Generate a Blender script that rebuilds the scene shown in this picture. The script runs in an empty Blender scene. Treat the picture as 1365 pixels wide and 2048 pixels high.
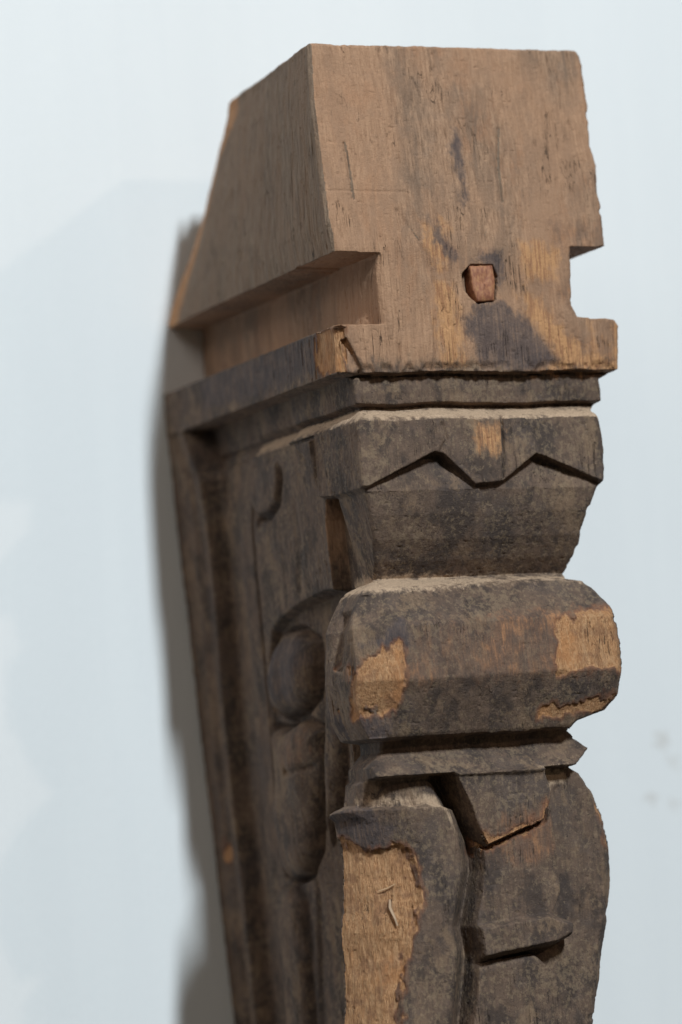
import bpy, math, numpy as np
from mathutils import Matrix, Vector
MM = 0.001
S = bpy.context.scene
# ------------------------------------------------------------------ camera
ROT = [[0.91546268, -0.39619134, -0.07043083], [0.0276881, -0.11259301, 0.99325535], [-0.40144918, -0.9112383, -0.09210492]]        # world axes seen from the camera, as columns
CLOC = [-480.225, -1069.528, -137.008]         # millimetres
cam_d = bpy.data.cameras.new('camera'); cam = bpy.data.objects.new('camera', cam_d); S.collection.objects.link(cam)
Rwc = Matrix(ROT).transposed()                   # camera axes -> world
M4 = Rwc.to_4x4(); M4.translation = Vector(CLOC)*MM
cam.matrix_world = M4
cam_d.sensor_fit = 'VERTICAL'; cam_d.sensor_height = 36.0; cam_d.sensor_width = 24.0
cam_d.lens = 7090/2048*36.0
cam_d.clip_start = 0.05; cam_d.clip_end = 100
cam_d.dof.use_dof = True; cam_d.dof.focus_distance = 1.188; cam_d.dof.aperture_fstop = 5.8
cam_d.dof.aperture_blades = 0
S.camera = cam
# ------------------------------------------------------------------ world and lamps
w = bpy.data.worlds.new('World'); S.world = w; w.use_nodes = True
bg = w.node_tree.nodes['Background']; bg.inputs[0].default_value = (1.0, 0.93, 0.74, 1); bg.inputs[1].default_value = 0.075
def area(name, loc, target, size, power, col):
    l = bpy.data.lights.new(name, 'AREA'); l.shape = 'RECTANGLE'; l.size, l.size_y = size; l.energy = power; l.color = col
    o = bpy.data.objects.new(name, l); S.collection.objects.link(o)
    o.location = Vector(loc)
    o.rotation_euler = (Vector(target)-Vector(loc)).to_track_quat('-Z', 'Y').to_euler()
    return o
def aim(name, az, el, dist, size, power, col):      # azimuth to the right of the post's front, elevation, degrees
    a, e = math.radians(az), math.radians(el)
    t = Vector((0.02, 0.08, 0.0)); d = Vector((math.sin(a)*math.cos(e), -math.cos(a)*math.cos(e), math.sin(e)))
    return area(name, t+d*dist, t, size, power, col)
aim('window_light', 2.4, 37, 4.2, (0.13, 0.55), 208, (0.83, 0.945, 1.0))
aim('warm_room_light', 23, 20, 3.0, (0.07, 0.07), 7, (1.0, 0.78, 0.62))
aim('left_bounce_fill', -62, 38, 2.0, (0.9, 0.9), 10, (1.0, 0.93, 0.84))  # added fill lamp, stands in for room bounce on the post's left side
S.view_settings.view_transform = 'Standard'; S.view_settings.look = 'None'
S.view_settings.exposure = 0; S.view_settings.gamma = 1
S.render.resolution_x = 682; S.render.resolution_y = 1024
S.render.engine = 'CYCLES'

# ------------------------------------------------------------------ numpy helpers
_tab = {}
def vnoise(x, y, z, seed=0):
    """smooth value noise in -1..1"""
    if seed not in _tab:
        _tab[seed] = np.random.default_rng(seed+11).uniform(-1, 1, (64, 64, 64)).astype(np.float32)
    T = _tab[seed]
    xi = np.floor(x); yi = np.floor(y); zi = np.floor(z)
    fx, fy, fz = x-xi, y-yi, z-zi
    fx = fx*fx*(3-2*fx); fy = fy*fy*(3-2*fy); fz = fz*fz*(3-2*fz)
    a = xi.astype(np.int64) & 63; b = yi.astype(np.int64) & 63; c = zi.astype(np.int64) & 63
    a1, b1, c1 = (a+1) & 63, (b+1) & 63, (c+1) & 63
    def L(p, q, t): return p+(q-p)*t
    return L(L(L(T[a,b,c],T[a1,b,c],fx),L(T[a,b1,c],T[a1,b1,c],fx),fy),
             L(L(T[a,b,c1],T[a1,b,c1],fx),L(T[a,b1,c1],T[a1,b1,c1],fx),fy),fz)
def n2(x, z, sx, sz, seed): return vnoise(x/sx, np.zeros_like(x)+seed*3.7, z/sz, seed)
def ss(t): t = np.clip(t, 0, 1); return t*t*(3-2*t)
def psd(x, z, poly):
    """signed distance to a polygon, negative inside"""
    P = np.array(poly, float); n = len(P)
    d = np.full(x.shape, 1e9); ins = np.zeros(x.shape, bool)
    for i in range(n):
        ax, az = P[i]; bx, bz = P[(i+1) % n]
        ex, ez = bx-ax, bz-az; wx, wz = x-ax, z-az
        t = np.clip((wx*ex+wz*ez)/(ex*ex+ez*ez+1e-9), 0, 1)
        d = np.minimum(d, (wx-ex*t)**2+(wz-ez*t)**2)
        c = (az > z) != (bz > z)
        if abs(ez) > 1e-9: ins ^= c & (x < ax+ex*(z-az)/ez)
    d = np.sqrt(d)
    return np.where(ins, -d, d)
def lsd(x, z, line):
    """distance to an open polyline"""
    P = np.array(line, float); d = np.full(x.shape, 1e9)
    for i in range(len(P)-1):
        ax, az = P[i]; bx, bz = P[i+1]; ex, ez = bx-ax, bz-az; wx, wz = x-ax, z-az
        t = np.clip((wx*ex+wz*ez)/(ex*ex+ez*ez+1e-9), 0, 1)
        d = np.minimum(d, (wx-ex*t)**2+(wz-ez*t)**2)
    return np.sqrt(d)
def ip(z, pts):
    p = sorted(pts); return np.interp(z, [q[0] for q in p], [q[1] for q in p])

# ------------------------------------------------------------------ grid, in millimetres
gx = np.arange(-24, 106, 0.40)
gy = np.concatenate([np.arange(-13, 46, 0.40), np.arange(46, 168, 0.62)])
gz = np.arange(-262, 138, 0.36)
XF, ZF = np.meshgrid(gx, gz, indexing='ij')          # front sheet
YS, ZS = np.meshgrid(gy, gz, indexing='ij')          # side sheet

# ---- front surface: y as a function of x and z (larger y = further in)
prof = [(138,9.4),(128,8.2),(60,0.4),(34,0),(17.6,0.2),(17.3,4.6),(12,4.2),(7.6,4.6),(7.0,8.5),(6.2,8.0),(2.6,0.6),(1.6,-0.2),
        (-20.5,-1.6),(-22,0.8),(-30,2.6),(-38,6),(-45,10.5),(-49.5,14.5),(-50.6,15.5),(-54.2,4.4),(-55.2,3.4),
        (-67,-6.6),(-67.6,-6.9),(-85.4,-9.0),(-86.0,-8.9),(-103.4,-1.8),(-104.6,-1.0),(-105.4,5.5),(-108.5,6.4),(-111,4.6),(-115,0.6),(-117,-1.6),(-117.6,-1.0),(-119,0.4)]
ZW = ZF + 0.55*n2(XF, ZF, 16, 40, 81) + 0.22*n2(XF, ZF, 5, 12, 82)
yf = ip(ZW, prof + [(-127,0.4),(-262,0.4)])
yf += 0.35*np.abs(n2(XF, ZF, 5, 11, 101)) + 0.25*np.abs(n2(XF+ZF*0.3, ZF, 3, 6, 102))*(ZF < 18)
yf += 0.25*n2(XF, ZF, 14, 22, 1) + 0.12*n2(XF, ZF, 3, 9, 2)
jag = n2(XF, ZF, 4, 4, 3)*0.5 + n2(XF, ZF, 1.6, 1.6, 4)*0.25
# frieze: zigzag lower border standing proud of a sloping ground
zig = [(-16.0, -19.7), (1.1, -20.5), (26.5, -9.3), (29.6, -9.9), (40.8, -20.6), (50.8, -20.0), (64.7, -10.6), (66.5, -11.2), (90.6, -21.7), (107.6, -22.8)]
zx = np.array(zig)
zline = np.interp(XF, zx[:,0], zx[:,1])
below = ss((zline-ZF+0.15*jag)/0.9) * (ZF > -22.5)
gnd = np.interp(ZF, [-22.6,-20,-14,-8,0], [0.9,1.5,3.6,5.0,6.0]) + 0.3*n2(XF, ZF, 3, 3, 111)
yf = np.where((ZF < 3) & (ZF > -22.5), yf + below*(gnd-yf), yf)
tab = psd(XF, ZF, [(43.0, 1.3), (52.7, 2.1), (51.0, -19.7), (47.3, -21.6), (43.0, -21.2)])
yf -= 0.7*ss(-tab/0.8+0.3)
yf += 1.3*np.exp(-(lsd(XF, ZF, [(52.6, 1.6), (52.3, -9.5), (51.1, -18.8)])/0.55)**2)
yf += 1.0*np.exp(-(lsd(XF, ZF, [(30.3, -0.5), (31.4, -5.7), (28.7, -9.8)])/0.8)**2)
yf += 0.6*np.exp(-(lsd(XF, ZF, [(65.3, -2.9), (65.4, -10.6)])/0.8)**2)
# ragged lip of the slopes
# ledge: chips along the lower edge, crack lines, shallow saddle steps
yf += 2.2*ss(-psd(XF, ZF, [(-3.6, 29.3), (-2.1, 29.6), (4.0, 16.8), (-2.5, 15.2)])/1.0+0.2)
yf += 1.2*ss((jag+0.25)*2)*ss((21.5-ZF)/3)*(ZF > 17)
yf += 0.8*np.exp(-(lsd(XF, ZF, [(90.9, 34.8), (90.1, 17.1)])/1.4)**2)
# block: long knife marks, a knot and a shallow facet left of centre
yf += 0.5*np.exp(-(lsd(XF, ZF, [(20.4, 72.8), (28.6, 59.1), (32.8, 42.0), (35.9, 33.4)])/0.8)**2)
yf += 0.35*np.exp(-(lsd(XF, ZF, [(55.1, 73.0), (49.1, 57.4)])/0.6)**2)
yf += 0.9*ss((lsd(XF,ZF,[(42.8, 48.8), (53.1, 48.0)])*-1+9)/9)*0.5
yf += 4.5*ss(-psd(XF, ZF, [(42.2, 50.9), (45.5, 54.2), (54.0, 54.3), (55.7, 50.2), (54.1, 41.9), (47.4, 40.7), (45.2, 42.3), (42.5, 45.4)])/0.5+0.3)
yf += 0.25*np.exp(-(lsd(XF, ZF, [(-8.4, 79.7), (24.7, 79.6)])/0.35)**2)
yf += 0.7*np.exp(-(lsd(XF, ZF, [(3.8, 96.5), (4.3, 88.0), (4.5, 76.9)])/0.45)**2)
yf += 0.7*np.exp(-(lsd(XF, ZF, [(62.4, 102.6), (60.4, 88.6), (60.2, 76.5)])/0.45)**2)
yf += 0.7*np.exp(-(lsd(XF, ZF, [(30.4, 35.2), (30.0, 25.0), (28.7, 17.8)])/0.45)**2)
yf += 0.7*np.exp(-(lsd(XF, ZF, [(16.8, 26.8), (16.4, 18.0)])/0.45)**2)
yf += 0.7*np.exp(-(lsd(XF, ZF, [(37.8, 33.4), (37.4, 17.2)])/0.45)**2)
# roll: tool marks
yf += 0.35*np.exp(-(lsd(XF, ZF, [(28.4, -75.2), (28.9, -85.3)])/0.5)**2)
# lower body
low = ss((-117-ZF)/0.8)
seam = np.array([(24.6, -117.1), (29.2, -128.2), (33.2, -140.0), (33.2, -150.0), (30.7, -159.8), (28.4, -167.9), (29.3, -176.2), (27.8, -186.0), (25.2, -200.2)])
sx = np.interp(-ZF, -seam[:,1], seam[:,0]); sx = np.where(ZF < -202, seam[-1,0]+(ZF+202)*0.03, sx)
u = XF-sx
# left: bulging panel that rolls into the seam and towards the side
left = 9.0*ss(1-(-u)/9.0)**1.0 + 0.018*np.clip(-u-10,0,99)**2*0.9
top_l = ss((ZF+127.5+1.2*jag+ (XF+5)*0.06)/1.2)          # above: chipped hollow under the band
left = left*(1-0) - 1.6*ss(1-np.abs(-u-20)/22) + top_l*4.5
right_g = 4.5 + 0*XF
def raise_(g, poly, h, wdt=1.0):
    d = psd(XF, ZF, poly); return g - h*ss(-d/wdt+0.25)
rg = right_g
dh = psd(XF, ZF, [(20.6, -109.4), (57.3, -111.4), (60.7, -126.7), (57.5, -135.2), (34.9, -143.0), (31.3, -136.6)])
rg = rg - 7.0*ss(-dh/1.3+0.25)
d2 = psd(XF, ZF, [(29.5, -136.5), (34.9, -143.0), (57.5, -135.2), (60.7, -128.4), (61.4, -145.2), (61.9, -158.7), (57.3, -168.4), (27.6, -171.1)])
rg = np.where(dh > 0, np.minimum(rg, 4.5-(5.6+(-136-ZF)*0.02)*ss(-d2/1.4+0.25)), rg)
d3 = psd(XF, ZF, [(26.9, -167.4), (55.0, -165.2), (65.2, -169.3), (64.4, -174.2), (57.4, -177.0), (42.7, -178.6), (25.9, -180.6)])
rg = np.where(d3 < 0.3, np.minimum(rg, 4.5-9.6*np.sqrt(np.clip((0.3-d3)/2.4,0,1))), rg)
rg = rg + 1.2*np.exp(-((d3-1.0)/1.2)**2)*(ZF < -172)
d4 = psd(XF, ZF, [(26.8, -180.1), (50.1, -178.6), (58.8, -186.8), (70.3, -206.1), (73.4, -279.3), (11.1, -272.5)])
rg -= 5.6*ss(-d4/1.6+0.3)
right = rg
t = ss((u+0.9+0.25*n2(XF,ZF,3,5,110))/1.8)
body = left*(1-t) + right*t
band_l = ss((-117-ZF)/1.0)
yf = yf + low*body*1.0
yf += low*(0.25*n2(XF,ZF,5,14,6))
# worn patch, torn fibres
pw = [(-15.3, -131.9), (-11.4, -135.1), (-2.0, -140.9), (5.4, -139.8), (8.5, -141.6), (10.5, -149.2), (10.3, -158.3), (8.0, -166.3), (4.9, -173.5), (3.0, -184.0), (1.3, -192.1), (0.4, -209.9), (-19.8, -208.1), (-18.7, -180.6), (-18.9, -164.3), (-18.4, -153.0), (-15.8, -140.0)]
sdw = psd(XF, ZF, pw)
yf += (1.7 + 0.45*n2(XF+0.6*np.sin(ZF*0.5),ZF,0.8,7,7) + 0.6*n2(XF+1.2*np.sin(ZF*0.22),ZF,2.4,14,8)+0.45*n2(XF+ZF*0.15,ZF,9,4.0,9)+0.12*n2(XF,ZF,4,1.3,10))*ss(-sdw/1.0+0.2)
YF = yf

# ---- side surface: x as a function of y and z (larger x = further in)
xs = -1+11*(17-ZS)/217.0
z = ZS; y = YS
# column profile (front 24 mm of the side)
colp = [(130.7, -6.3), (118.4, -6.9), (104.3, -7.0), (86.8, -6.6), (69.4, -6.1), (59.5, -4.7)] + \
   [(58.6,-4.6),(58.2,11.5),(34.4,10.5),(34.0,-6.0),(18.2,-5.6),(17.4,1.0),(8,1.5),(7,5),(2.4,-0.6),(1.6,-1.2),
    (-20.5,-1.0),(-21.8,1.0),(-30,3),(-40,5.5),(-49,7.5),(-51,8),(-54,1.0),(-56,-2),(-68,-8.0),(-85,-9.2),(-98,-7.5),(-104.5,-4.5),(-105.5,2.0),(-109,2),(-114,-3),(-118,-3)]
zw = z + 0.55*n2(y, z, 16, 40, 83)*(np.abs(z-58)>3)*(np.abs(z-34)>3)
colx = ip(zw, colp + [(-119,-4.5),(-126,-6),(-128,-11.5),(-150,-13),(-200,-11),(-262,-9)])
colx = colx + 2.0*ss(-0.4*psd(y, z, [(16.8, -61.4), (7.5, -61.2), (2.1, -68.0), (1.9, -76.3), (7.9, -82.2), (14.3, -80.4), (17.0, -71.8)])/1.2+0.2)
colx = colx + 0.9*n2(y, z, 7, 9, 71)*((z < -55) & (z > -104))
ycol = ip(z, [(2,60),(1.5,60),(1.4,36),(-20,36),(-21,24),(-50,24),(-56,23),(-60,22),(-105,24),(-118,24),(-128,22),(-262,24)])
# panel behind the column
pan = xs.copy()
inp = (z < 1.5)
edge_pf = ip(z, [(2,30),(-20,34),(-28,37),(-50,38),(-60,38),(-262,34)])       # front edge of the panel
strip_b = np.array([(99.4, -1.8), (99.8, -6.3), (101.4, -20.6), (104.0, -40.2), (105.2, -58.1), (106.8, -85.0), (108.8, -111.9), (111.8, -138.8), (112.3, -149.5)])
ybk = np.interp(-z, -strip_b[:,1], strip_b[:,0]); ybk = np.where(z < strip_b[-1,1], strip_b[-1,0]+0*z, ybk)
fr_i = np.array([(145.7, 17.6), (133.0, -2.2), (131.2, -28.3), (131.9, -46.7), (135.3, -83.2), (137.3, -119.8), (136.4, -156.4), (138.1, -201.6)])   # inner edge of the back frame
yfr = np.interp(-z, -fr_i[:,1], fr_i[:,0])
side = pan
# strip between panel and frame lies deeper
side = side + 0.4*ss((y-ybk)/1.2)
# line groove
side = side + 3.4*np.exp(-((y-ybk-0.5)/1.0)**2)*ss((z+142)/4)
# frame: bevel then flat
side = side + 1.0*ss((y-ybk-10)/8) - 6.8*ss((y-yfr+1.0)/3.5) + 2.4*ss((y-yfr-5.0)/3.0) - 1.6*ss((y-yfr-13)/4)
# front of the panel falls away behind the column
side = side + np.where(z < -21, 1, 0.0)*6.5*ss((edge_pf-y)/1.4)
# hollow below the panel
hol = psd(y, z, [(87.0, -57.0), (67.5, -53.4), (44.6, -51.1), (23.6, -53.1), (37.3, -99.8), (90.2, -279.7), (103.2, -245.4), (93.5, -200.7), (83.8, -150.0), (97.1, -151.6), (109.5, -149.6), (111.8, -138.8), (106.6, -103.0), (102.1, -72.8), (96.6, -61.0)])
side = side + (1.6+3.8*ss((82-y)/26)+1.0*n2(y,z,9,16,91)+1.8*ss((z+78)/14))*ss(-hol/2.0+0.2)
def boss(poly, h, r):
    d = psd(y + 0.8*n2(y,z,7,7,92), z, poly); return h*np.sqrt(np.clip(1-(1-np.clip(-d/r,0,1))**2, 0, 1)) - 2.2*np.exp(-((d-0.6)/1.1)**2)*(h > 5.2)
side = side - boss([(95.4, -66.1), (87.6, -62.1), (74.9, -62.8), (66.4, -67.5), (64.3, -75.6), (67.3, -85.8), (76.1, -90.9), (88.5, -92.6), (99.5, -89.1), (101.9, -78.2)], 6.4, 10)
side = side - boss([(102.3, -95.2), (92.1, -97.0), (77.0, -94.0), (64.9, -98.6), (65.7, -110.4), (73.0, -125.8), (78.0, -139.6), (85.9, -147.9), (100.4, -150.5), (109.0, -145.1), (107.6, -128.1), (105.1, -110.3)], 6.4, 9)
side = side + 1.3*np.exp(-(lsd(y, z, [(93.1, -110.8), (82.5, -112.4), (70.2, -110.5)])/1.2)**2)*(y < 90)
side = side - boss([(112.0, -151.7), (97.0, -151.2), (91.4, -157.0), (93.0, -174.6), (96.3, -200.8), (113.0, -281.4), (136.7, -283.2), (116.6, -201.1), (114.1, -171.0)], 5.0, 6)
side = side - boss([(55.3, -69.3), (48.1, -62.9), (45.6, -75.2), (51.9, -102.4), (59.7, -122.8), (70.1, -139.8), (65.5, -115.6), (59.1, -88.1)], 4.5, 4)
# U-shaped tab and the scalloped end of the frieze on the panel
utab = [(97.6, -2.1), (72.3, -2.6), (72.6, -9.6), (76.7, -17.1), (85.2, -20.6), (97.0, -20.3), (100.1, -13.5)]
du = psd(y, z, utab)
side = side + 2.6*np.exp(-((du-0.4)/1.3)**2)*ss((-4-z)/4)*(0.35+0.65*ss((ybk-3-y)/3)) - 1.0*ss(-du/1.5) + 1.0*ss(-psd(y,z,[(98.4, -20.2), (80.7, -21.1), (86.5, -24.9), (98.2, -24.2)])/1.2)
scal = psd(y, z, [(51.5, 0.0), (42.8, -6.7), (37.9, -13.8), (29.9, -19.1), (17.5, -17.7), (-2.4, -21.3), (-13.8, -10.2), (-9.2, 2.1)])
side = side - 2.8*ss(-scal/1.2+0.2) + 1.2*np.exp(-((scal-1.2)/1.3)**2)*(y > 20)*(z < 0)
side = side + 0.9*np.exp(-(lsd(y,z,[(61.9, -19.7), (62.1, -35.5), (67.1, -49.0)])/2.5)**2)
# z range of the recess under the ledge
rec = ip(z, [(18.2,-6),(17.6,0.8),(9,1.5),(6,4.5),(2.2,0.2),(1.4,0)])
frame_top = ss((y-yfr+1.5)/3)
recs = rec+2.0*ss((y-40)/30)*(z<17.6)
recs = np.where((z<17.6)&(z>=1.4), recs+(np.maximum(3.2-rec,-3)*0+3.0-np.minimum(rec,3.0))*ss((y-ybk+1)/2), recs)
side = side + 2.6*ss((y-ybk+1)/2)*ss((z+22)/22)*ss((yfr-1-y)/2)*(z < 1.4)
under = np.where(z >= 1.4, recs, side)
under = under*(1-frame_top*(z < 18)) + np.where(z < 18, frame_top*np.minimum(side, -4.6+(18-z)*0.12), 0)*(z >= 1.4) + np.where(z < 1.4, frame_top*side, 0)
side_low = under
# choose column or panel
mixc = ss((y-ycol)/1.2)
low_side = colx*(1-mixc) + side_low*mixc
# the front corner of the cove zone: pocket between column and panel edge
pock = (z < -21) & (z > -51)
# upper block, neck and ledge
yA = ip(z, [(132.4, 112.4), (121.8, 115.3), (91.6, 127.4), (55.2, 132.5)])
upx = colx + np.interp(z,[58,90,130],[0.0,0.06,0.12])*y + np.interp(z,[58,100],[0.05,0.2])*np.clip(y-yA, 0, 99)*(z > 58.4)
ceil_z = 58.4 - 0.9*ss(np.abs(y-30)/30) + 0.7*n2(y, z*0, 11, 5, 97)
upx = np.where((z > 34.2) & (z < ceil_z), 11.0+0.8*n2(y,z,8,40,98)+0.9*ss((z-50)/8)-1.2*ss((40-z)/5)*ss((y-8)/6), upx)
upx = np.where((z <= 34.2) & (z > 17.9), -5.8, upx)
xside = np.where(z > 17.9, upx, low_side)
xside = xside + 0.28*n2(YS, ZS, 14, 26, 21) + 0.16*n2(YS, ZS, 3, 12, 22)
xside = xside + 0.12*n2(YS, ZS, 1.1, 16, 23)
XS_ = xside
# ---- right, back, top
xr = ip(gz, [(131.9, 97.9), (129.8, 98.7), (120.7, 98.8), (108.0, 98.8), (97.2, 97.9), (89.9, 99.3), (78.9, 98.1), (75.2, 98.8), (61.9, 98.1)] +
     [(60.6,98.0),(60.2,84.6)] + [(55.7, 84.3), (40.1, 83.2)] + [(36.0,85.0),(35.2,99.2)] + [(33.0, 100.8), (17.7, 99.5)] + [(17.6,99.4)] +
     [(15.1, 93.8), (7.6, 94.3), (5.8, 92.2), (3.4, 89.4), (-0.3, 90.6), (-10.4, 90.8), (-21.7, 89.7), (-23.0, 87.9), (-32.2, 84.1), (-37.0, 83.1), (-41.1, 83.0), (-46.8, 81.7), (-52.1, 79.2)] +
     [(-53.3, 77.6), (-54.4, 81.7), (-56.7, 84.3), (-64.4, 87.8), (-76.1, 88.3), (-87.2, 87.7), (-94.6, 87.0), (-99.3, 82.4), (-102.2, 72.6)] +
     [(-104.2, 70.3), (-107.2, 74.1), (-111.5, 78.4), (-114.3, 74.9), (-117.4, 70.0), (-119.9, 74.8), (-126.1, 79.7), (-134.8, 83.7), (-145.1, 85.6), (-156.8, 84.9), (-168.5, 82.9), (-185.1, 79.0), (-204.5, 74.4)] + [(-262,66)])
rb = np.random.default_rng(5)
xr = xr + np.interp(gz, np.arange(-262,140,2.1), rb.normal(0,0.07,len(np.arange(-262,140,2.1)))) + 0.10*n2(gz, gz, 1.3, 1.3, 31) + 0.35*n2(gz, gz, 7, 7, 32) - 0.6*ss((n2(gz, gz, 4.3, 4.3, 33)-0.5)*3)
yb = ip(gz, [(136.2, 105.3), (132.9, 114.9), (123.1, 125.8), (122.8, 134.6), (97.9, 150.6), (60.9, 167.1)] + [(58.5,161),(58.3,164.5),(-262,164.5)])
yb = np.where(gz > 58.4, np.minimum(yb, 165), 164.5)
# neck is shallower at the back
GX, GY = np.meshgrid(gx, gy, indexing='ij')
ztop = 131.3 + 0.30*n2(GX, GY, 6, 6, 41)*1.0 + 0.25*n2(GX, GY, 1.7, 1.7, 42) + GY*0.03
cham = ip(gz, [(134,0.9),(60,0.8),(33.5,0.8),(33,2.6),(18,2.9),(17,0.6),(-21,0.5),(-53,0.6),(-57,1.0),(-62,1.2),(-96,1.2),(-104,1.2),(-105.5,0.8),(-117,1.0),(-127,1.5),(-131,6.0),(-262,7.0)])
cham2 = ip(gz, [(138,-3),(-54.5,-3),(-57,2.0),(-64,5.3),(-95,5.3),(-104,2.5),(-105,-3),(-128,-3),(-132,4.0),(-262,4.5)])
chr_ = ip(gz, [(138,1.2),(126,1.0),(-50,0.5),(-54,0.9),(-57,1.3),(-66,1.6),(-103,1.2),(-105,0.6),(-120,1.0),(-135,2.5),(-262,3)])

def extract():
    f32 = np.float32
    X = gx.astype(f32)[:,None,None]; Y = gy.astype(f32)[None,:,None]
    nx, ny, nz = len(gx), len(gy), len(gz)
    cells = []; pos = []; quads = []
    CH = 60
    def cid(i,j,k): return (i.astype(np.int64)*ny+j)*nz+k
    for k0 in range(0, nz-1, CH):
        k1 = min(k0+CH+1, nz); ks = slice(k0, k1)
        Z = gz.astype(f32)[None,None,ks]
        a = YF[:,None,ks].astype(f32)-Y
        b = XS_[None,:,ks].astype(f32)-X
        c = X-xr.astype(f32)[None,None,ks]
        f = np.maximum(a, b)
        f = np.maximum(f, (a+b)*f32(0.7071)+cham.astype(f32)[None,None,ks])
        f = np.maximum(f, a*f32(0.91)+b*f32(0.41)+cham2.astype(f32)[None,None,ks])
        f = np.maximum(f, c)
        f = np.maximum(f, (a+c)*f32(0.7071)+chr_.astype(f32)[None,None,ks])
        f = np.maximum(f, Y-yb.astype(f32)[None,None,ks])
        tt = Z-ztop.astype(f32)[:,:,None]
        f = np.maximum(f, tt)
        if k1 > nz-80:
            f = np.maximum(f, (tt+np.maximum(a,b))*f32(0.7071)+f32(0.5))
            f = np.maximum(f, (tt+c)*f32(0.7071)+f32(1.3))
        f = np.maximum(f, f32(-258)-Z)
        f[0]=1; f[-1]=1; f[:,0]=1; f[:,-1]=1
        if k0 == 0: f[:,:,0]=1
        if k1 == nz: f[:,:,-1]=1
        s = f < 0
        n = s[:-1,:-1,:-1].astype(np.uint8)
        cnt = sum(s[i:i+nx-1, j:j+ny-1, k:k+(k1-k0)-1].astype(np.uint8) for i in (0,1) for j in (0,1) for k in (0,1))
        ci,cj,ck = np.nonzero((cnt>0)&(cnt<8))
        P = np.zeros((len(ci),3)); N = np.zeros(len(ci))
        G = (gx,gy,gz[ks])
        for ax in range(3):
            o1,o2 = [q for q in range(3) if q != ax]
            for u_ in (0,1):
                for v_ in (0,1):
                    A = [ci,cj,ck]; A[o1] = A[o1]+u_; A[o2] = A[o2]+v_
                    Bn = list(A); Bn[ax] = Bn[ax]+1
                    fa = f[A[0],A[1],A[2]]; fb = f[Bn[0],Bn[1],Bn[2]]
                    m = (fa<0)!=(fb<0)
                    t = np.where(m, fa/(fa-fb+1e-12), 0)
                    for q in range(3):
                        pa = G[q][A[q]]; pb = G[q][Bn[q]]
                        P[:,q] += np.where(m, pa+(pb-pa)*t, 0)
                    N += m
        P /= N[:,None]
        cells.append(cid(ci,cj,ck+k0)); pos.append(P)
        # quads
        kz = k1-k0
        for ax in range(3):
            sl0 = [slice(1,nx-1),slice(1,ny-1),slice(0,kz)]
            sl1 = list(sl0)
            sl0[ax] = slice(0,(nx,ny,kz)[ax]-1); sl1[ax] = slice(1,(nx,ny,kz)[ax])
            if ax != 2:
                lo = 0 if k0 == 0 else 0
                sl0[2] = sl1[2] = slice(0, kz-1 if k1 < nz else kz)
            A = s[tuple(sl0)]; B = s[tuple(sl1)]
            I = list(np.nonzero(A != B)); sg = A[tuple(I)]
            for q in range(3): I[q] = I[q]+sl0[q].start
            I[2] = I[2]+k0
            o1,o2 = [(1,2),(2,0),(0,1)][ax]
            def sh(d1,d2):
                J = [q.copy() for q in I]; J[o1] = J[o1]-d1; J[o2] = J[o2]-d2; return cid(*J)
            Q = np.stack([sh(1,1),sh(0,1),sh(0,0),sh(1,0)],1)
            Q[~sg] = Q[~sg][:,::-1]
            ok = I[2] >= 1
            quads.append(Q[ok])
    cells = np.concatenate(cells); pos = np.concatenate(pos); quads = np.concatenate(quads)
    cells, ui = np.unique(cells, return_index=True); pos = pos[ui]
    idx = np.searchsorted(cells, quads); idx = np.clip(idx, 0, len(cells)-1)
    good = (cells[idx] == quads).all(1)
    return pos, idx[good]
P, Q = extract()
x, y, z = P.T

# ------------------------------------------------------------------ colour fields on the vertices (all in mm on the faces they belong to)
# normals
v0,v1,v2,v3 = (P[Q[:,i]] for i in range(4))
fn = np.cross(v2-v0, v3-v1); vn = np.zeros_like(P)
for i in range(4): np.add.at(vn, Q[:,i], fn)
vn /= np.linalg.norm(vn,axis=1)[:,None]+1e-12
front = ss((-vn[:,1]-0.02)*3); left_ = ss((-vn[:,0]-0.25)*3)
def fieldF(polys, zr=None):
    d = np.full(len(x), 30.0)
    for p in polys:
        a = np.array(p); m = (x>a[:,0].min()-8)&(x<a[:,0].max()+8)&(z>a[:,1].min()-8)&(z<a[:,1].max()+8)&(y<32)
        d[m] = np.minimum(d[m], psd(x[m], z[m], p))
    return d
def fieldS(polys, xmax=25.0):
    d = np.full(len(x), 30.0)
    for p in polys:
        a = np.array(p); m = (y>a[:,0].min()-8)&(y<a[:,0].max()+8)&(z>a[:,1].min()-8)&(z<a[:,1].max()+8)&(x<xmax)
        d[m] = np.minimum(d[m], psd(y[m], z[m], p))
    return d
def orr(*a): return np.minimum.reduce(a)
def gate(d, g): return np.where(g > 0.3, d, 30.0)
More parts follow.
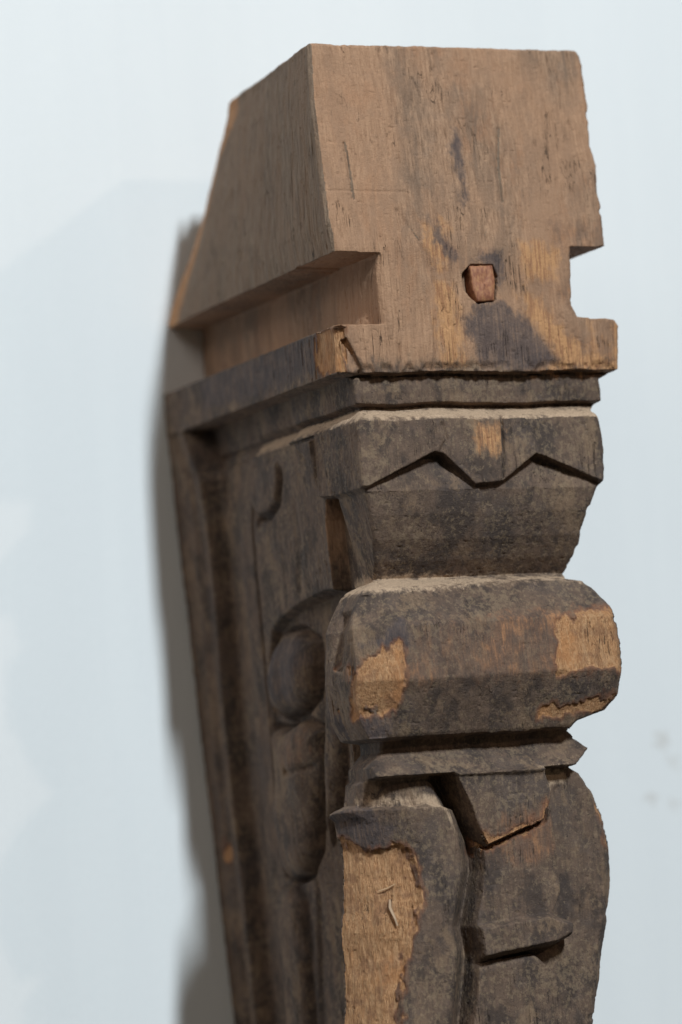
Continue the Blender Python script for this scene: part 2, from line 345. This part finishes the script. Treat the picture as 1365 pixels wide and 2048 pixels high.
wornF = fieldF([
  pw,
  [(63.4, -69.1), (68.3, -66.8), (71.1, -67.8), (74.1, -66.2), (80.9, -64.8), (88.5, -64.5), (90.7, -88.1), (86.6, -86.6), (75.2, -85.7), (63.4, -86.9), (61.1, -85.1), (62.6, -78.4)],
  [(57.6, -97.0), (64.8, -96.7), (74.3, -96.1), (87.9, -93.9), (84.3, -101.4), (70.2, -99.8), (56.9, -101.0)],
  [(-9.3, -80.1), (-5.6, -78.6), (-2.4, -77.1), (2.9, -74.0), (6.2, -73.3), (6.9, -82.4), (5.2, -90.6), (3.9, -96.3), (-5.9, -93.4), (-11.1, -96.1)],
  [(79.8, -129.5), (86.3, -131.6), (86.0, -146.8), (83.6, -145.0), (82.3, -138.2)],
  [(33.2, -135.9), (36.5, -140.3), (54.8, -133.1), (58.5, -130.0), (58.4, -135.0), (36.2, -143.6), (33.0, -144.2)],
  [(-2.9, 32.9), (-12.0, 32.9), (-12.2, 25.4), (-13.3, 15.6), (-3.9, 15.5), (-2.4, 25.3)],
])
wornS = orr(fieldS([[(154.1, -134.0), (150.7, -135.9), (151.4, -141.4), (155.1, -140.4)]]), fieldS([
  [(-0.4, -82.3), (-14.3, -79.5), (-32.6, -77.3), (-33.7, -93.5), (-29.0, -98.0), (-9.5, -95.2), (5.4, -98.4)],
  [(17.0, 34.4), (-8.7, 31.5), (-5.7, 14.4), (18.7, 20.5), (20.1, 26.7)]], 0.0))
def nz3(sx, sy, sz, seed): return vnoise(x/sx, y/sy, z/sz, seed)
worn = orr(gate(wornF, front), gate(wornS, np.maximum(left_, 0.31*(y>20))*((y > 1.2) | (z < 15))))
worn = worn + 1.5*nz3(2.6,2.6,4.0,95) + 0.9*nz3(0.9,0.9,2.0,96)
# softer red-orange abrasion
warm = gate(fieldF([
  [(11.7, -66.2), (43.1, -65.0), (87.7, -63.3), (88.5, -87.2), (41.3, -86.7), (8.2, -87.6), (7.8, -81.0)],
  [(63.1, 43.6), (70.8, 43.6), (79.6, 34.9), (88.5, 26.1), (88.2, 17.5), (64.8, 17.4), (55.4, 18.7), (71.1, 24.6), (66.2, 35.0)],
  [(92.2, 34.8), (101.0, 34.8), (99.4, 17.3), (90.6, 16.6)],
  [(29.4, 69.4), (36.9, 69.4), (38.0, 59.1), (37.1, 48.8), (31.8, 52.3), (28.8, 60.8)],
  [(71.4, 51.4), (80.3, 54.0), (84.3, 48.8), (83.3, 37.5), (76.4, 41.8), (69.2, 47.1)],
  [(75.1, 71.4), (82.9, 73.2), (90.2, 68.0), (99.2, 69.8), (98.4, 61.0), (78.1, 61.3)],
  [(42.6, 0.9), (52.6, 1.1), (51.1, -9.5), (42.6, -10.1)],
  [(32.5, -133.4), (59.0, -128.4), (61.3, -145.3), (53.3, -151.4), (31.4, -146.6)],
]), front)
warm = orr(warm, np.where(y > 30, fieldS([[(85.3, -97.4), (79.3, -95.6), (69.9, -98.8), (68.6, -105.0), (74.8, -110.8), (91.9, -110.0), (89.3, -103.0)]]), 30))
pale = gate(fieldF([
  [(63.1, 43.6), (68.6, 44.5), (76.2, 34.9), (84.7, 26.5), (88.2, 17.1), (76.2, 17.3), (73.0, 24.6), (66.2, 35.0)],
  [(42.1, -0.8), (51.9, -0.1), (51.7, -7.8), (48.2, -10.2), (42.7, -9.3)],
  [(84.5, 24.4), (99.8, 21.7), (99.4, 17.0), (64.8, 17.4)],
  [(29.4, 68.5), (37.9, 69.4), (38.6, 55.7), (33.7, 52.3), (28.9, 62.5)],
  [(64.7, 62.6), (79.8, 59.2), (77.0, 48.8), (65.5, 48.8)],
  [(31.5, 48.8), (37.9, 47.1), (40.7, 35.1), (41.3, 19.7), (32.8, 19.0), (30.4, 35.2)],
  [(98.6, 33.9), (101.3, 33.9), (99.8, 17.0), (97.1, 17.0)],
  [(89.3, 34.8), (91.2, 34.8), (90.1, 17.1), (88.2, 17.1)]]), front)
pale = orr(pale, np.where((z > 58.4) & (x < 40) & (vn[:,0] < -0.2), np.interp(z, [58,90,112,128], [143,128,112,90])+9-y, 30)*1.0)
# dark bluish or purple stains
stain = gate(fieldF([
  [(44.9, 102.3), (47.4, 101.5), (48.2, 92.0), (47.1, 83.3), (47.8, 76.4), (45.9, 75.5), (44.6, 83.3), (43.6, 93.6)],
  [(31.4, 71.1), (34.9, 67.7), (39.0, 60.8), (41.1, 55.7), (38.6, 54.8), (32.6, 62.5)],
  [(50.2, 59.2), (56.8, 58.3), (58.1, 51.4), (56.6, 45.4), (54.1, 48.8), (49.0, 55.7)],
  [(55.4, 41.9), (61.8, 38.4), (71.4, 28.0), (76.5, 21.1), (68.6, 18.0), (55.3, 18.2), (46.2, 21.4), (40.7, 35.1), (47.7, 40.2)],
  [(-5.7, -73.2), (7.6, -65.5), (10.5, -75.6), (1.3, -76.8)],
  [(-15.2, -97.8), (-10.5, -95.6), (-5.0, -93.8), (4.6, -98.9), (4.9, -105.5), (-14.0, -106.1)],
  [(-15.1, -125.5), (-2.7, -127.0), (4.0, -134.9), (3.5, -141.4), (-5.4, -139.2), (-15.6, -132.0)],
]), front)
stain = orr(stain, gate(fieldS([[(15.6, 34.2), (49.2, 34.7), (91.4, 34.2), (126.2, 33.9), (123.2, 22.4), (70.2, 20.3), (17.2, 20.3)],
  [(52.4, -62.6), (42.1, -57.4), (25.3, -58.9), (21.2, -73.6), (38.3, -103.1), (55.4, -102.2)],
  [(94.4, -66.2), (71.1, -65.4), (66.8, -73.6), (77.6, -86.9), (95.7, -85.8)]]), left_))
# dust lying in the slopes and hollows
dust = np.full(len(x), 30.0)
up = vn[:,2]
dz1 = np.abs(z-4.6+0.02*x)-2.6+np.clip(y-97,0,40); dz2 = np.abs(z+52.6)-(2.6+1.2*np.sin(x*0.06+1.0))
dust = np.minimum(dust, np.where((y<34)&(up>0.15)|((z>1.5)&(z<6.5)), dz1, 30))
dust = np.minimum(dust, np.where((y<34), dz2+0.6, 30))
dust = np.minimum(dust, gate(fieldF([[(-9.6, -123.3), (15.9, -122.4), (23.9, -126.2), (24.9, -136.2), (19.0, -129.2), (-2.6, -126.2)],
    [(56.3, -116.7), (68.5, -117.4), (71.9, -122.3), (62.2, -125.1)]]), front)+1.0)
# bare cut timber of the block and neck
raw = np.where(z > 20, -(z-20-6*ss((x-30)/40)*0), (20-z))
raw = np.where((y > 6) & (z < 34.5) & (vn[:,0]<-0.2), 6.0, raw)
raw = np.clip(raw, -20, 20)
raw = orr(raw, np.where((y > 24) & (z < 0) & (vn[:,1] < -0.25), fieldS([[(38.2, -22.4), (30.7, -19.0), (30.1, -28.5), (34.7, -38.3), (41.0, -46.3), (47.4, -45.7), (42.9, -30.6)]]), 30)-1.0)
# left-facing side of the top block: darker, greyer timber
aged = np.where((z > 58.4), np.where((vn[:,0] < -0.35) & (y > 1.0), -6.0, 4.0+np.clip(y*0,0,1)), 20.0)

# ---- fine erosion along the normal
d = 0.07*nz3(2.2,2.2,9,51)+0.07*nz3(0.9,0.9,5,52)+0.06*nz3(0.8,0.8,0.8,53)
d += -0.30*ss((nz3(0.8,0.8,12,54)-0.62)*4)*ss((z-20)/5) - 0.25*ss((nz3(1.1,1.1,1.1,55)-0.6)*4)
d += np.where(worn < 0, 0.14*nz3(0.7,0.7,8,56), 0) - 0.55*ss(-worn/0.6+0.2)
P2 = P + vn*d[:,None]

# ------------------------------------------------------------------ materials
def mat(name):
    m = bpy.data.materials.new(name); m.use_nodes = True; nt = m.node_tree
    for n in list(nt.nodes): nt.nodes.remove(n)
    out = nt.nodes.new('ShaderNodeOutputMaterial'); b = nt.nodes.new('ShaderNodeBsdfPrincipled')
    nt.links.new(b.outputs[0], out.inputs[0])
    return m, nt, b
class N:
    def __init__(s, nt): s.nt = nt
    def lk(s, a, b):
        if isinstance(a, (int, float)): b.default_value = a
        elif isinstance(a, tuple): b.default_value = a if len(a) == 4 or len(b.default_value) == 3 else a+(1,)
        else: s.nt.links.new(a, b)
    def math(s, op, a, b=0.0, c=0.0):
        n = s.nt.nodes.new('ShaderNodeMath'); n.operation = op; s.lk(a, n.inputs[0]); s.lk(b, n.inputs[1])
        if op in ('MULTIPLY_ADD',): s.lk(c, n.inputs[2])
        return n.outputs[0]
    def noise(s, scale, detail=4, rough=0.55, stretch=(1,1,1), dist=0.0):
        tc = s.nt.nodes.new('ShaderNodeTexCoord'); mp = s.nt.nodes.new('ShaderNodeMapping')
        mp.inputs['Scale'].default_value = tuple(q*1000 for q in stretch)      # millimetres
        s.nt.links.new(tc.outputs['Object'], mp.inputs[0])
        n = s.nt.nodes.new('ShaderNodeTexNoise'); s.nt.links.new(mp.outputs[0], n.inputs['Vector'])
        n.inputs['Scale'].default_value = scale; n.inputs['Detail'].default_value = detail; n.inputs['Roughness'].default_value = rough
        n.inputs['Distortion'].default_value = dist
        return n.outputs[0]
    def voro(s, scale, stretch=(1,1,1)):
        tc = s.nt.nodes.new('ShaderNodeTexCoord'); mp = s.nt.nodes.new('ShaderNodeMapping')
        mp.inputs['Scale'].default_value = tuple(q*1000 for q in stretch)
        s.nt.links.new(tc.outputs['Object'], mp.inputs[0])
        n = s.nt.nodes.new('ShaderNodeTexVoronoi'); s.nt.links.new(mp.outputs[0], n.inputs['Vector']); n.inputs['Scale'].default_value = scale
        return n.outputs['Distance']
    def ramp(s, fac, stops):
        n = s.nt.nodes.new('ShaderNodeValToRGB'); e = n.color_ramp.elements
        while len(e) < len(stops): e.new(0.5)
        for q, (p, c) in zip(e, stops): q.position = p; q.color = (c if isinstance(c, tuple) else (c,c,c))+(1,)
        s.lk(fac, n.inputs[0]); return n.outputs[0]
    def mix(s, f, a, b, mode='MIX'):
        n = s.nt.nodes.new('ShaderNodeMix'); n.data_type = 'RGBA'; n.blend_type = mode; n.clamp_factor = True
        s.lk(f, n.inputs[0]); s.lk(a, n.inputs[6]); s.lk(b, n.inputs[7]); return n.outputs[2]
    def attr(s, name):
        n = s.nt.nodes.new('ShaderNodeAttribute'); n.attribute_name = name; return n.outputs['Fac']
    def step(s, v, lo, hi):      # 1 below lo, 0 above hi
        n = s.nt.nodes.new('ShaderNodeMapRange'); n.interpolation_type = 'SMOOTHSTEP'
        s.lk(v, n.inputs[0]); n.inputs[1].default_value = lo; n.inputs[2].default_value = hi
        n.inputs[3].default_value = 1; n.inputs[4].default_value = 0; return n.outputs[0]
    def bump(s, h, strength, dist, normal=None):
        n = s.nt.nodes.new('ShaderNodeBump'); n.inputs['Strength'].default_value = strength; n.inputs['Distance'].default_value = dist
        s.lk(h, n.inputs['Height'])
        if normal is not None: s.nt.links.new(normal, n.inputs['Normal'])
        return n.outputs[0]

def wood_material():
    m, nt, b = mat('old_carved_timber'); n = N(nt)
    grain = n.noise(1.0, 5, 0.6, (1.3, 1.3, 0.10), 0.3)
    fine = n.noise(1.0, 4, 0.6, (4.5, 4.5, 0.35))
    patch = n.noise(0.055, 5, 0.6); patch2 = n.noise(0.16, 6, 0.65); speck = n.noise(1.5, 3, 0.6); big = n.noise(0.02, 3, 0.5, (1,1,.5)); big2 = n.noise(0.045, 4, 0.6)
    # weathered dark skin
    dark = n.ramp(patch2, [(0.25,(0.086,0.057,0.043)),(0.50,(0.122,0.078,0.056)),(0.75,(0.168,0.108,0.076))])
    dark = n.mix(n.math('MULTIPLY', n.step(patch, 0.36, 0.54), 0.55), dark, (0.070,0.055,0.051))
    soot = n.noise(0.10, 7, 0.68, (1,1,.6))
    dark = n.mix(n.math('MULTIPLY', n.step(soot, 0.40, 0.53), 0.75), dark, (0.040,0.029,0.026))
    dark = n.mix(n.math('MULTIPLY', n.step(n.noise(0.08, 7, 0.70, (1,1,.7)), 0.38, 0.46), 0.6), dark, (0.21,0.135,0.085))
    dark = n.mix(n.math('MULTIPLY', n.step(grain, 0.36, 0.52), 0.40), dark, (0.060,0.042,0.032))
    fl = n.noise(0.6, 8, 0.78, (1,1,.8))
    crust = n.step(n.math('ADD', fl, n.math('MULTIPLY', big2, -0.30)), 0.26, 0.34)
    dark = n.mix(n.math('MULTIPLY', crust, 0.38), dark, (0.27,0.19,0.12))
    dark = n.mix(n.math('MULTIPLY', n.step(n.noise(1.1, 3, 0.5), 0.27, 0.33), 0.7), dark, (0.018,0.013,0.011))
    # raw timber
    wide = n.noise(1.0, 5, 0.6, (0.16, 0.16, 0.022), 1.2)
    raw = n.ramp(grain, [(0.28,(0.115,0.064,0.038)),(0.45,(0.245,0.148,0.094)),(0.64,(0.37,0.228,0.145))])
    raw = n.mix(n.math('MULTIPLY', n.step(n.noise(0.06,6,.66,(1,1,.55)), 0.36, 0.50), 0.55), raw, (0.26,0.125,0.068))
    raw = n.mix(n.math('MULTIPLY', n.step(wide, 0.38, 0.54), 0.70), raw, (0.160,0.105,0.074))
    wv = n.noise(1.0, 4, 0.6, (0.30, 0.30, 0.045), 2.2)
    raw = n.mix(n.math('MULTIPLY', n.step(n.math('ABSOLUTE', n.math('SUBTRACT', wv, 0.5)), 0.0, 0.03), 0.45), raw, (0.12,0.070,0.045))
    raw = n.mix(n.math('MULTIPLY', n.step(patch2, 0.35, 0.55), 0.30), raw, (0.165,0.120,0.092))
    raw = n.mix(n.math('MULTIPLY', n.step(big, 0.42, 0.6), 0.5), raw, (0.43,0.235,0.135))
    raw = n.mix(n.math('MULTIPLY', n.step(speck, 0.28, 0.36), 0.4), raw, (0.10,0.07,0.055))
    # worn, fresh orange timber
    worn = n.ramp(fine, [(0.30,(0.15,0.062,0.028)),(0.46,(0.37,0.185,0.085)),(0.64,(0.53,0.30,0.155))])
    worn = n.mix(n.math('MULTIPLY', n.step(patch2, 0.38, 0.52), 0.7), worn, (0.25,0.125,0.066))
    worn = n.mix(n.math('MULTIPLY', n.step(n.noise(0.05,4,.6), 0.40, 0.52), 0.5), worn, (0.50,0.22,0.085))
    worn = n.mix(n.math('MULTIPLY', n.step(n.noise(1.0,5,.6,(.5,.5,.12),1.0), 0.38, 0.50), 0.35), worn, (0.56,0.345,0.19))
    worn = n.mix(n.math('MULTIPLY', n.step(n.noise(1.0,5,.65,(1.6,1.6,.30),1.4), 0.30, 0.38), 0.7), worn, (0.15,0.07,0.035))
    warm = n.ramp(n.math('ADD', n.math('MULTIPLY', grain, 0.45), n.math('MULTIPLY', n.noise(0.25,5,.65,(1,1,.5)), 0.55)), [(0.36,(0.095,0.060,0.046)),(0.5,(0.165,0.088,0.056)),(0.62,(0.36,0.17,0.08))])
    palec = n.mix(n.step(grain, 0.38, 0.55), (0.48,0.25,0.115), (0.30,0.140,0.068))
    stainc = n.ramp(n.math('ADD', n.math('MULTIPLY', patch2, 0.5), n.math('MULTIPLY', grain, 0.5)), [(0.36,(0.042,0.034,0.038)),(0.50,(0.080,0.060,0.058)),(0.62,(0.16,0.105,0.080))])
    dustc = n.ramp(speck, [(0.3,(0.34,0.235,0.160)),(0.6,(0.52,0.365,0.25))])
    jit = n.math('ADD', n.math('MULTIPLY', n.math('SUBTRACT', n.noise(0.35, 5, 0.65, (1,1,.55)), 0.5), 9.0),
                 n.math('MULTIPLY', n.math('SUBTRACT', fine, 0.5), 3.0))
    col = dark
    rawf = n.step(n.math('ADD', n.attr('raw'), n.math('MULTIPLY', jit, 2.2)), -5.0, 4.0)
    col = n.mix(rawf, col, raw)
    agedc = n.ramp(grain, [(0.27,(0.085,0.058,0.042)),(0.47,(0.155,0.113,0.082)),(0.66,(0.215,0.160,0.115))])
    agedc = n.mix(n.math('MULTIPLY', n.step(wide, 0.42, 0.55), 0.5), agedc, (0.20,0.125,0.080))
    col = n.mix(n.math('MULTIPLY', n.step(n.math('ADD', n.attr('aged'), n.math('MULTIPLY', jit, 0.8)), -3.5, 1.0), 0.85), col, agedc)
    wf = n.step(n.math('ADD', n.attr('warm'), n.math('MULTIPLY', jit, 2.0)), -4.0, 2.5)
    col = n.mix(n.math('MULTIPLY', wf, n.math('MULTIPLY_ADD', n.step(n.noise(0.06,4,.6), 0.40, 0.56), 0.55, 0.25)), col, warm)
    col = n.mix(n.math('MULTIPLY', n.step(n.math('ADD', n.attr('pale'), n.math('MULTIPLY', jit, 1.5)), -3.0, 2.0), 0.88), col, palec)
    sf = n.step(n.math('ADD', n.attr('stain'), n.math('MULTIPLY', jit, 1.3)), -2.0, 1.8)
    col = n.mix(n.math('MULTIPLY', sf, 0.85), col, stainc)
    df = n.step(n.math('ADD', n.attr('dust'), n.math('MULTIPLY', jit, 1.2)), -1.6, 1.2)
    col = n.mix(n.math('MULTIPLY', df, 0.85), col, dustc)
    wo = n.math('ADD', n.attr('worn'), n.math('MULTIPLY', jit, 0.28))
    rim = n.step(wo, 0.0, 1.8)
    col = n.mix(n.math('MULTIPLY', rim, 0.45), col, (0.20,0.075,0.035))
    wfac = n.step(wo, -0.7, 0.2)
    col = n.mix(wfac, col, worn)
    ck = n.noise(1.0, 3, 0.5, (0.45, 0.45, 0.018), 0.8)
    ckl = n.math('MULTIPLY', n.step(n.math('ABSOLUTE', n.math('SUBTRACT', ck, 0.5)), 0.003, 0.014), n.step(n.noise(0.07, 4, 0.6), 0.34, 0.46))
    col = n.mix(n.math('MULTIPLY', ckl, 0.75), col, (0.022,0.014,0.010))
    n.lk(col, b.inputs['Base Color'])
    b.inputs['Roughness'].default_value = 0.78
    b.inputs['Specular IOR Level'].default_value = 0.28
    h = n.math('ADD', n.math('MULTIPLY', fine, 0.5), n.math('ADD', n.math('MULTIPLY', speck, 0.5), n.math('MULTIPLY', grain, 0.6)))
    h = n.math('ADD', h, n.math('MULTIPLY', wfac, n.math('MULTIPLY', fine, 1.2)))
    h = n.math('ADD', h, n.math('MULTIPLY', n.noise(3.0, 3, 0.6), 0.25))
    h = n.math('SUBTRACT', h, n.math('MULTIPLY', ckl, 1.2))
    nt.links.new(n.bump(h, 0.85, 0.0005), b.inputs['Normal'])
    return m
WOOD = wood_material()

def peg_material():
    m, nt, b = mat('red_brown_peg_wood'); n = N(nt)
    g = n.noise(1.0, 5, 0.6, (1.2,1.2,0.5))
    c = n.ramp(g, [(0.3,(0.16,0.05,0.026)),(0.5,(0.27,0.105,0.05)),(0.7,(0.36,0.17,0.075))])
    n.lk(c, b.inputs['Base Color']); b.inputs['Roughness'].default_value = 0.7
    nt.links.new(n.bump(n.noise(2.0,4,.6), 0.5, 0.0003), b.inputs['Normal']); return m
PEG = peg_material()

def wall_material():
    m, nt, b = mat('white_painted_plaster'); n = N(nt)
    a = n.noise(0.012, 4, 0.5, (1,1,0.25)); f = n.noise(0.6, 4, 0.6, (1,1,.4))
    c = n.ramp(a, [(0.3,(0.695,0.70,0.71)),(0.7,(0.73,0.735,0.745))])
    st = n.noise(0.10, 5, 0.6, (1,1,0.08))
    c = n.mix(n.math('MULTIPLY', n.step(st, 0.42, 0.60), 0.10), c, (0.63,0.64,0.665))
    n.lk(c, b.inputs['Base Color'])
    b.inputs['Roughness'].default_value = 0.75; b.inputs['Specular IOR Level'].default_value = 0.25
    nt.links.new(n.bump(f, 0.4, 0.0004), b.inputs['Normal'])
    # faint brown spots
    return m, nt, b, n, c
WALLM, wnt, wb, wn_, wcol = wall_material()
def spots(centres):
    tc = wnt.nodes.new('ShaderNodeTexCoord'); sep = wnt.nodes.new('ShaderNodeSeparateXYZ'); wnt.links.new(tc.outputs['Object'], sep.inputs[0])
    c = wcol; jt = wn_.math('MULTIPLY', wn_.math('SUBTRACT', wn_.noise(0.4,4,.6), 0.5), 0.016)
    for (sx_, sz_, r, k) in centres:
        dx = wn_.math('SUBTRACT', sep.outputs[0], sx_*MM); dz = wn_.math('SUBTRACT', sep.outputs[2], sz_*MM)
        dd = wn_.math('SQRT', wn_.math('ADD', wn_.math('MULTIPLY', dx, dx), wn_.math('MULTIPLY', dz, dz)))
        fac = wn_.step(wn_.math('ADD', dd, jt), r*0.4*MM, r*MM)
        c = wn_.mix(wn_.math('MULTIPLY', fac, k), c, (0.42,0.36,0.31))
    wn_.lk(c, wb.inputs['Base Color'])
WSP = [(194.7, -106.8), (199.1, -115.5), (187.8, -128.5), (197.6, -132.2), (192.4, -122.1)]
spots([(WSP[0][0],WSP[0][1],4.6,0.32),(WSP[1][0],WSP[1][1],3.6,0.18),(WSP[2][0],WSP[2][1],3.6,0.28),(WSP[3][0],WSP[3][1],3.4,0.2)])

# ------------------------------------------------------------------ objects
def mesh_obj(name, verts, faces, material, parent=None, smooth=True):
    me = bpy.data.meshes.new(name)
    me.vertices.add(len(verts)); me.vertices.foreach_set('co', np.asarray(verts, np.float32).ravel())
    faces = np.asarray(faces, np.int32); k = faces.shape[1]
    me.loops.add(faces.size); me.loops.foreach_set('vertex_index', faces.ravel())
    me.polygons.add(len(faces)); me.polygons.foreach_set('loop_start', np.arange(0, faces.size, k, dtype=np.int32))
    me.update(calc_edges=True)
    if smooth: me.polygons.foreach_set('use_smooth', np.ones(len(faces), bool))
    me.materials.append(material); me.validate()
    o = bpy.data.objects.new(name, me); S.collection.objects.link(o)
    if parent: o.parent = parent
    return o

wall = None
def build_wall():
    nx_, nz_ = 60, 60
    vx = np.linspace(-900, 1100, nx_); vz = np.linspace(-1000, 1000, nz_)
    A, B = np.meshgrid(vx, vz, indexing='ij')
    fr = np.stack([A, 165.0+0.25*n2(A,B,90,120,61), B], -1).reshape(-1,3)
    bk = np.stack([A, A*0+265.0, B], -1).reshape(-1,3)
    V = np.concatenate([fr, bk]); F_ = []
    o = nx_*nz_
    for i in range(nx_-1):
        for j in range(nz_-1):
            a = i*nz_+j; q = (a, a+nz_, a+nz_+1, a+1)
            F_.append(q); F_.append(tuple(v+o for v in q[::-1]))
    for i in range(nx_-1):
        for j in (0, nz_-1):
            a = i*nz_+j; q = (a, a+o, a+o+nz_, a+nz_); F_.append(q if j == 0 else q[::-1])
    for j in range(nz_-1):
        for i in (0, nx_-1):
            a = i*nz_+j; q = (a, a+1, a+1+o, a+o); F_.append(q if i == 0 else q[::-1])
    w_ = mesh_obj('wall', V*MM, F_, WALLM)
    w_['kind'] = 'structure'
    return w_
wall = build_wall()

post = bpy.data.objects.new('wooden_post', None); S.collection.objects.link(post)
post.location = (0.045, 0.08, -0.258); post.empty_display_size = 0.02
post['label'] = 'old dark brown carved timber post with bare notched top block standing against the pale wall'
post['category'] = 'carved post'

fc = P[Q].mean(1); fnn = fn/np.linalg.norm(fn,axis=1)[:,None]
cx_, cy_, cz_ = fc.T
seam_at = np.interp(-cz_, -seam[:,1], seam[:,0])
lab = np.zeros(len(Q), int)
names = ['shaft_panel','top_block','neck','ledge','fillet_band','zigzag_frieze','cove_moulding','roll_moulding','lower_band','leaf_carving','side_panel','side_ornament','back_frame']
lab[:] = 0
lab[(cz_ <= 18.0)] = 4
lab[(cz_ <= 2.2)] = 5
lab[(cz_ <= -21.6)] = 6
lab[(cz_ <= -54.6)] = 7
lab[(cz_ <= -105.0)] = 8
lab[(cz_ <= -117.4)] = 0
lab[(cz_ <= -117.4) & (cx_ > seam_at)] = 9
sidez = (cz_ <= 1.4) & (cy_ > np.interp(cz_, [-262,-60,-50,-21,-20,2], [28,27,26,26,37,37])) & (cx_ < 40)
lab[sidez] = 10
orn = sidez & (cz_ < -57) & (cy_ < np.interp(-cz_, -strip_b[:,1], strip_b[:,0])-0.3)
lab[orn] = 11
yfr_f = np.interp(-cz_, -fr_i[:,1], fr_i[:,0])
lab[(cz_ <= 18) & (cy_ > yfr_f-1) & (cx_ < 40)] = 12
lab[cz_ > 18.0] = 3
lab[cz_ > 34.3] = 2
lab[cz_ > 58.5] = 1
off = np.array([45.0, 80.0, -258.0])
for li, nm in enumerate(names):
    fi = np.nonzero(lab == li)[0]
    if not len(fi): continue
    q = Q[fi]; uv, inv = np.unique(q, return_inverse=True)
    o = mesh_obj(nm, (P2[uv]-off)*MM, inv.reshape(q.shape), WOOD, post)
    for an, arr in (('worn', worn), ('warm', warm), ('stain', stain), ('dust', dust), ('raw', raw), ('aged', aged), ('pale', pale)):
        at = o.data.attributes.new(an, 'FLOAT', 'POINT'); at.data.foreach_set('value', arr[uv].astype(np.float32))
    if nm == 'top_block': o['label'] = 'bare light brown sawn block at the top'
    if nm == 'shaft_panel': o['label'] = 'bulging panel with torn bare orange wood'

# the square peg in its hole
def build_peg():
    pts = [(45.4, 53.6), (53.6, 53.8), (54.1, 48.8), (53.1, 41.9), (46.9, 41.4), (45.5, 45.4)]
    V = []; F_ = []
    import random
    rn = random.Random(3); ring = []
    for i in range(len(pts)):
        a = pts[i]; c = pts[(i+1) % len(pts)]
        for k in range(6):
            t = k/6; ring.append((a[0]+(c[0]-a[0])*t+rn.uniform(-.12,.12), a[1]+(c[1]-a[1])*t+rn.uniform(-.12,.12)))
    cxp = sum(p[0] for p in ring)/len(ring); czp = sum(p[1] for p in ring)/len(ring)
    lv = [(6.0,1.0),(0.4,1.03),(0.1,1.01),(-0.22,0.96),(-0.25,0.6),(-0.12,0.3),(-0.2,0.02)]
    for (yy, s_) in lv:
        for (a, c) in ring: V.append((cxp+(a-cxp)*s_, yy+0.06*(c-czp)+rn.uniform(-.06,.06), czp+(c-czp)*s_))
    n_ = len(ring)
    for l in range(len(lv)-1):
        for i in range(n_):
            j = (i+1) % n_; F_.append((l*n_+i, (l+1)*n_+i, (l+1)*n_+j, l*n_+j))
    o = mesh_obj('peg', (np.array(V)-off)*MM, F_, PEG, post)
    o['label'] = 'small square red brown peg in its hole'
build_peg()
# splinter torn out below the hole edge
def curl(name, pts, r, col):
    m, nt, b = mat(name+'_fibre'); b.inputs['Base Color'].default_value = col; b.inputs['Roughness'].default_value = 0.8
    V = []; F_ = []; k = 6
    P_ = np.array(pts, float); t = np.linspace(0, len(P_)-1, 40)
    C_ = np.stack([np.interp(t, np.arange(len(P_)), P_[:,i]) for i in range(3)], 1)
    for _ in range(3): C_[1:-1] = (C_[:-2]+2*C_[1:-1]+C_[2:])/4
    for i, c in enumerate(C_):
        rr = r*(1-0.7*abs(i/39-0.4))
        for j in range(k):
            a = 2*math.pi*j/k; V.append((c[0]+rr*math.cos(a), c[1]+rr*0.6*math.sin(a), c[2]+rr*math.sin(a)*0.7))
    for i in range(39):
        for j in range(k): F_.append((i*k+j, i*k+(j+1)%k, (i+1)*k+(j+1)%k, (i+1)*k+j))
    return mesh_obj(name, (np.array(V)-off)*MM, F_, m, post)
def surf_y(xx, zz):
    i = int(round((xx-gx[0])/0.4)); j = int(round((zz-gz[0])/0.36)); return YF[i, j]
for pts2, r, c in (([(-0.8, -154.4), (1.4, -153.8), (3.8, -152.5)], 0.3, (0.45,0.29,0.17,1)), ([(1.8, -157.7), (1.4, -160.1), (2.2, -163.6), (2.8, -166.0)], 0.6, (0.38,0.26,0.17,1))):
    curl('splinter', [(a, surf_y(a, c_)-0.5, c_) for a, c_ in pts2], r, c)
